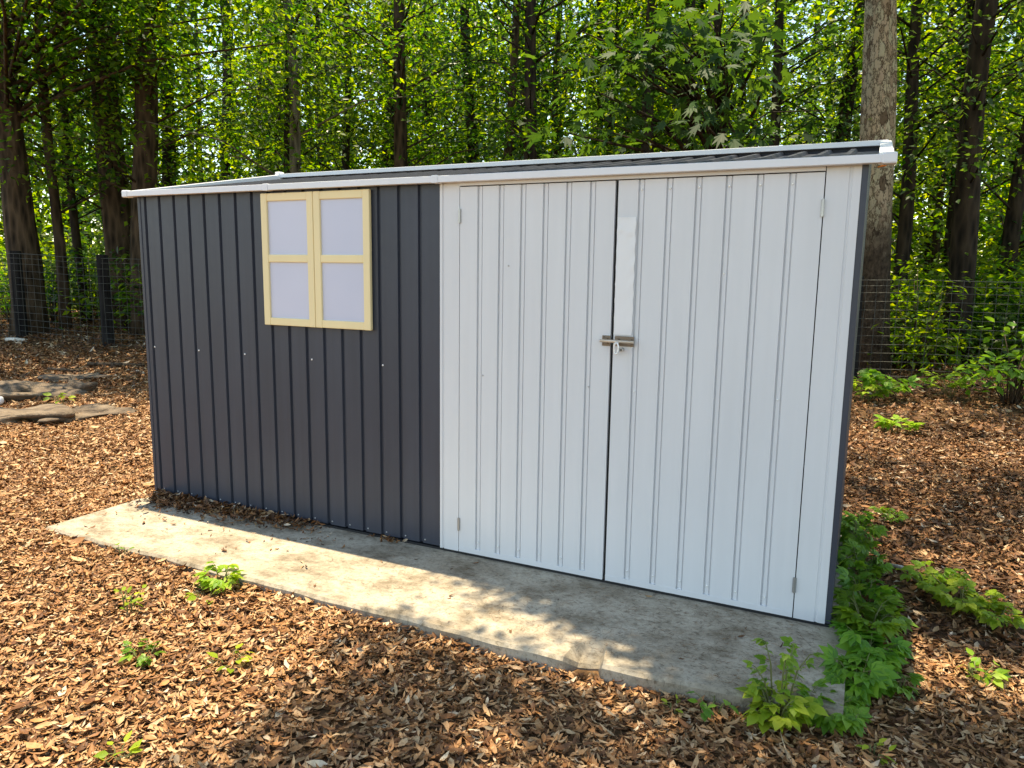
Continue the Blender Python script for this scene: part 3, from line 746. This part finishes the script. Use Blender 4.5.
# maple with big drooping leaves over the right door
ec = [(rng.uniform(.2, 2.6), rng.uniform(5.6, 6.9), z) for z in rng.uniform(3.0, 4.3, 42)]
ec = [c for c in ec if c[2] > 2.75+.16*abs(c[0]-1.2)]
grow('maple_tree', 'maple with large drooping palm-shaped leaves above the right shed door', 'tree', 1.75, 8.3, .16, 6, (-.03, -.12), 'bark_dark', 'leafM', (3.2, 5.6, 1.7, 8, 10, .19), T=T_MAPLE,
     extra=(ec, 13, .185, (.26, .26, .12), T_MAPLE))
# many further trees: nothing tells these apart
k = 0
for _ in range(400):
    a = YAW+rng.uniform(-R_(44), R_(44)); d = rng.uniform(14.0, 30); x, y = CAMP[0]+d*math.sin(a), CAMP[1]+d*math.cos(a)
    if y < 9 or any(math.hypot(x-b[0], y-b[1]) < 1.0 for b in B): continue
    B.append((x, y)); k += 1
    grow('woodland_tree', 'slim dark trunk deep in the wood among leaves, one of many alike', 'tree', x, y, rng.uniform(.12, .30), rng.uniform(8, 12), (rng.normal(0, .02), 0), 'bark_dark', ('leafA', 'leafB', 'leafB', 'leafD')[k % 4],
         (rng.uniform(1.0, 2.5), 9.5, rng.uniform(1.7, 2.5), 30, 34, .17 if d < 22 else .22), 'slim trees deep in the wood', limb_r=.018)
    if k >= 64: break
# undergrowth beyond the fence
def shrub(name, label, cat, x, y, hgt, rad, nsp, nl, ll, leaf, group=None, T=T_RHOMB, stem='twig', sig=.16):
    z = gzf(x, y); root = thing(name, label, cat, (x, y, z), group); tm = MB(); C = []
    for s in range(nsp):
        a = rng.uniform(0, 6.283); rr = rad*math.sqrt(rng.uniform(0, 1)); h = hgt*rng.uniform(.25, 1)*(1-.3*rr/rad)
        tip = (x+rr*math.cos(a), y+rr*math.sin(a), z+h); C.append(tip)
        tm.tube([(x+.04*math.cos(a), y+.04*math.sin(a), z-.02), (x+.45*rr*math.cos(a), y+.45*rr*math.sin(a), z+h*.65), tip], [.009, .006, .003], 5)
    tm.build('stem', M[stem], root, smooth=True)
    V, F = join([sprays(np.array(C), nl, ll, (sig, sig, sig*.6), T, .5, -.15)])
    np_mesh('foliage', V, F, M[leaf], root); return root
spots = []
for _ in range(60): spots.append((rng.uniform(3.6, 9.5), rng.uniform(8.0, 12.5)))
for _ in range(46): spots.append((rng.uniform(-12.5, -5.2), rng.uniform(5.0, 9.5)))
for i, (x, y) in enumerate(spots):
    if not in_wedge(np.array(x), np.array(y), R_(44)): continue
    shrub('understory_shrub', 'leafy green shrub in the woods close behind the wire fence', 'shrub', x, y, rng.uniform(.9, 2.2), rng.uniform(.5, .95), 22, 22, .12,
          ('leafB', 'leafA', 'leafB', 'leafD')[i % 4], 'shrubs behind the wire fence', sig=.2)
# far wood reads as one mass
n = 1500; a = YAW+rng.uniform(-R_(48), R_(48), n); d = rng.uniform(28, 46, n)
P = np.column_stack([CAMP[0]+d*np.sin(a), CAMP[1]+d*np.cos(a), np.zeros(n)]); P[:, 2] = rng.beta(.8, 2.4, n)*15+.1
n = 420; a = YAW+rng.uniform(-R_(48), R_(48), n); d = rng.uniform(20, 29, n)
P2 = np.column_stack([CAMP[0]+d*np.sin(a), CAMP[1]+d*np.cos(a), np.zeros(n)]); P2[:, 2] = rng.beta(1.0, 1.6, n)*4.2+.1
V, F = join([sprays(P, 34, .42, (1.0, 1.0, .5)), sprays(P2, 40, .26, (.7, .7, .35))])
tm = MB()
for _ in range(90):
    aa = YAW+rng.uniform(-R_(48), R_(48)); dd = rng.uniform(28, 44); x, y = CAMP[0]+dd*math.sin(aa), CAMP[1]+dd*math.cos(aa)
    tm.tube([(x, y, 0), (x+rng.normal(0, .2), y, 7), (x+rng.normal(0, .4), y, 15)], [.2, .15, .08], 6)
o = np_mesh('distant_woods', V, F, M['leafB']); tag(o, 'sunlit mass of distant leaves closing the view between the trunks', 'woods', kind='stuff')
o = tm.build('distant_trunks', M['bark_dark']); tag(o, 'faint thin trunks of the far wood seen between nearer trees', 'woods', kind='stuff')

# ------------------------------------------------------------------ yard plants
def plant(name, label, cat, x, y, hgt, rad, nstem, nleaf, ll, leaf, T, group=None, z=None, lean=(0, 0), up=.3):
    z = gzf(x, y)+.01 if z is None else z
    root = thing(name, label, cat, (x, y, z), group); tm = MB(); P = []; Y = []
    for s in range(nstem):
        a = 6.283*s/nstem+rng.uniform(-.5, .5); rr = rad*rng.uniform(.35, 1); h = hgt*rng.uniform(.55, 1)
        p0 = Vector((x+.015*math.cos(a), y+.015*math.sin(a), z-.02)); p2 = Vector((x+rr*math.cos(a)+lean[0]*h, y+rr*math.sin(a)+lean[1]*h, z+h*(1-.25*rr/rad)))
        p1 = p0.lerp(p2, .5)+Vector((0, 0, h*.22)); tm.tube([p0, p1, p2], [.0035, .0028, .0016], 5)
        for q in range(nleaf):
            t = .3+.7*(q+1)/nleaf; p = p0*(1-t)**2+p1*2*t*(1-t)+p2*t*t
            ya = a+rng.normal(0, .9)+(1.2 if q % 2 else -1.2)*(1-t); off = Vector((math.cos(ya), math.sin(ya), .35))*ll*.35
            tm.tube([p, p+off], [.0016, .001], 4); P.append(tuple(p+off)); Y.append(ya)
    tm.build('stem', M['stem'], root, smooth=True)
    P = np.array(P); n = len(P); Rm = frames(np.array(Y), rng.normal(up*.3, .3, n), rng.normal(0, .35, n)); s = ll*rng.uniform(.65, 1.15, n)
    V, F = scatter(T, P, Rm, s); np_mesh('foliage', V, [F], M[leaf], root); return root
g = 'creepers along the right side of the shed'
for lb, x, y, h, r, ns, nl, ll in (
    ('dark green five-leaved creeper deepest along the shed side wall', 3.86, 1.28, .20, .11, 8, 5, .062),
    ('creeper against the shed side wall, second from the back', 3.88, .98, .24, .12, 9, 5, .066),
    ('creeper against the shed side wall, third from the back', 3.90, .66, .20, .12, 9, 5, .068),
    ('creeper growing at the bottom right corner of the shed side wall', 3.92, .36, .20, .12, 9, 5, .072),
    ('largest-leaved creeper clump covering the right edge of the pad', 3.92, .08, .20, .13, 10, 5, .085),
    ('creeper clump spilling onto the leaf litter right of the pad edge', 3.93, -.14, .15, .13, 10, 5, .078),
    ('creeper just behind the front right corner of the concrete pad', 3.90, -.34, .13, .12, 9, 5, .072),
    ('creeper at the front right corner of the concrete pad', 3.83, -.56, .09, .11, 8, 4, .066),
    ('bright trailing creeper sprig reaching right from the pad corner', 4.02, -.26, .07, .08, 5, 4, .06)):
    plant('creeper', lb, 'creeper', x-.02, y, h, r*.82, ns, nl, ll*.92, 'leafV', T_PALM, g)
plant('bushy_creeper', 'bushy young creeper in front of the pad edge with thin shoots above', 'creeper', 3.64, -.66, .13, .085, 14, 5, .052, 'leafY', T_TRI)
plant('tall_seedling', 'spindly reddish shoots rising from the bushy creeper before the pad', 'seedling', 3.645, -.63, .36, .09, 5, 6, .036, 'leafV', T_TRI)
plant('seedling', 'small three-leaved seedling at the pad edge left of the bushy creeper', 'seedling', 3.45, -.70, .09, .06, 4, 3, .045, 'leafV', T_OVATE)
plant('weed', 'wide light green weed patch on the shaded litter right of the shed', 'weed', 4.27, .58, .13, .15, 14, 6, .05, 'leafY', T_TRI)
plant('weed', 'light green weed tuft at the left end of the wide weed patch', 'weed', 4.16, .76, .12, .11, 9, 5, .05, 'leafY', T_TRI)
plant('weed', 'light green weed tuft at the lower right end of the wide weed patch', 'weed', 4.39, .46, .11, .10, 9, 5, .045, 'leafY', T_TRI)
plant('weed', 'small yellow green weed in the sunny patch at the lower right', 'weed', 4.26, -.04, .06, .06, 9, 3, .045, 'leafY', T_OVATE)
plant('weed', 'tiny green weed on the dark litter right of the shed corner', 'weed', 4.02, 1.70, .08, .08, 6, 3, .05, 'leafV', T_TRI)
plant('weed', 'low bright weed in the middle of the sunlit ground before the right fence', 'weed', 4.10, 4.13, .12, .14, 7, 4, .09, 'leafY', T_TRI)
plant('weed', 'leafy weed beside the pale trunk at the foot of the wire fence', 'weed', 4.0, 5.65, .38, .28, 10, 5, .12, 'leafV', T_TRI)
plant('weed', 'yellow green weed at the shed edge before the right fence', 'weed', 3.86, 5.45, .28, .18, 8, 4, .10, 'leafY', T_TRI)
plant('weed', 'spreading pale green weed midway along the right fence', 'weed', 4.69, 6.12, .36, .28, 9, 5, .10, 'leafY', T_TRI)
shrub('shrub', 'tall light green shrub in front of the wire fence at the right edge', 'shrub', 5.20, 5.9, .92, .40, 26, 13, .105, 'leafV', None, T_OVATE, sig=.11)
plant('weed', 'bright green three-leaved weed beside the pad edge at the left', 'weed', 1.34, -.75, .11, .075, 7, 3, .06, 'leafY', T_PALM)
plant('weed', 'tiny lime sprout just below the weed by the pad edge', 'weed', 1.36, -.87, .03, .04, 4, 2, .045, 'leafY', T_OVATE)
plant('weed', 'green and yellow weed alone in the leaves at the lower left', 'weed', 1.58, -1.33, .08, .06, 6, 3, .042, 'leafV', T_TRI)
plant('weed', 'yellowish thin weed above the lone green weed at the lower left', 'weed', 1.20, -1.10, .12, .05, 5, 4, .035, 'leafY', T_OVATE)
plant('weed', 'pale flat weed right of the lone green weed at the lower left', 'weed', 1.86, -1.20, .05, .05, 5, 2, .045, 'leafY', T_OVATE)
plant('sprig', 'single green sprig at the front edge of the pad, far left', 'sprig', .66, -.72, .07, .03, 2, 2, .055, 'leafV', T_OVATE)
plant('sprig', 'green sprig at the bottom edge of the picture, far left', 'sprig', 1.98, -1.73, .04, .04, 4, 2, .045, 'leafY', T_OVATE)
plant('sprig', 'tiny green sprig by the chipped part of the pad edge', 'sprig', 3.34, -.74, .03, .03, 4, 2, .03, 'leafY', T_OVATE)
plant('sprig', 'small green sprig on the flat tan rock left of the shed', 'sprig', -2.95, 1.35, .10, .09, 5, 2, .09, 'leafY', T_OVATE)
plant('sprig', 'green sprig on the dark litter below the pad corner creeper', 'sprig', 3.93, -.68, .03, .03, 4, 2, .035, 'leafY', T_OVATE)

# ------------------------------------------------------------------ light, sky, camera
to_sun = Vector((-.2, .2, 1.75)).normalized()
sun = bpy.data.lights.new('sun', 'SUN'); sun.energy = 3.6; sun.angle = R_(.55); sun.color = (1, .93, .82)
so = bpy.data.objects.new('sun', sun); COL.objects.link(so); so.rotation_euler = to_sun.to_track_quat('Z', 'Y').to_euler(); so.location = (0, 0, 12)
w = bpy.data.worlds.new('World'); S.world = w; w.use_nodes = True; nt = w.node_tree
bg = nt.nodes['Background']; sky = nt.nodes.new('ShaderNodeTexSky'); sky.sky_type = 'NISHITA'; sky.sun_disc = False
sky.sun_elevation = math.asin(to_sun.z); sky.sun_rotation = math.atan2(to_sun.x, to_sun.y); sky.air_density = .95; sky.dust_density = .3; sky.ozone_density = 1.5
nt.links.new(sky.outputs[0], bg.inputs[0]); bg.inputs[1].default_value = .15

cam = bpy.data.cameras.new('camera'); cam.sensor_width = 36; cam.lens = 739.21*36/1024; cam.clip_end = 500; cam.clip_start = .05
co = bpy.data.objects.new('camera', cam); COL.objects.link(co)
pit, rol, yaw = .1507, .0142, -.4444
fwd = Vector((math.sin(yaw)*math.cos(pit), math.cos(yaw)*math.cos(pit), -math.sin(pit)))
r0 = Vector((math.cos(yaw), -math.sin(yaw), 0)); u0 = r0.cross(fwd)
rr_, uu = math.cos(rol)*r0+math.sin(rol)*u0, -math.sin(rol)*r0+math.cos(rol)*u0
co.matrix_world = Matrix(((rr_.x, uu.x, -fwd.x, CAMP[0]), (rr_.y, uu.y, -fwd.y, CAMP[1]), (rr_.z, uu.z, -fwd.z, CAMP[2]), (0, 0, 0, 1)))
S.camera = co
vs = S.view_settings; vs.view_transform = 'Standard'; vs.look = 'None'; vs.gamma = 1; vs.exposure = 1.5; vs.use_white_balance = True; vs.white_balance_temperature = 8300; vs.white_balance_tint = 6
S.cycles.max_bounces = 8; S.cycles.diffuse_bounces = 4; S.cycles.transmission_bounces = 6; S.cycles.use_denoising = True
try: S.cycles.denoiser = 'OPENIMAGEDENOISE'
except Exception: pass
S.cycles.sample_clamp_indirect = 8
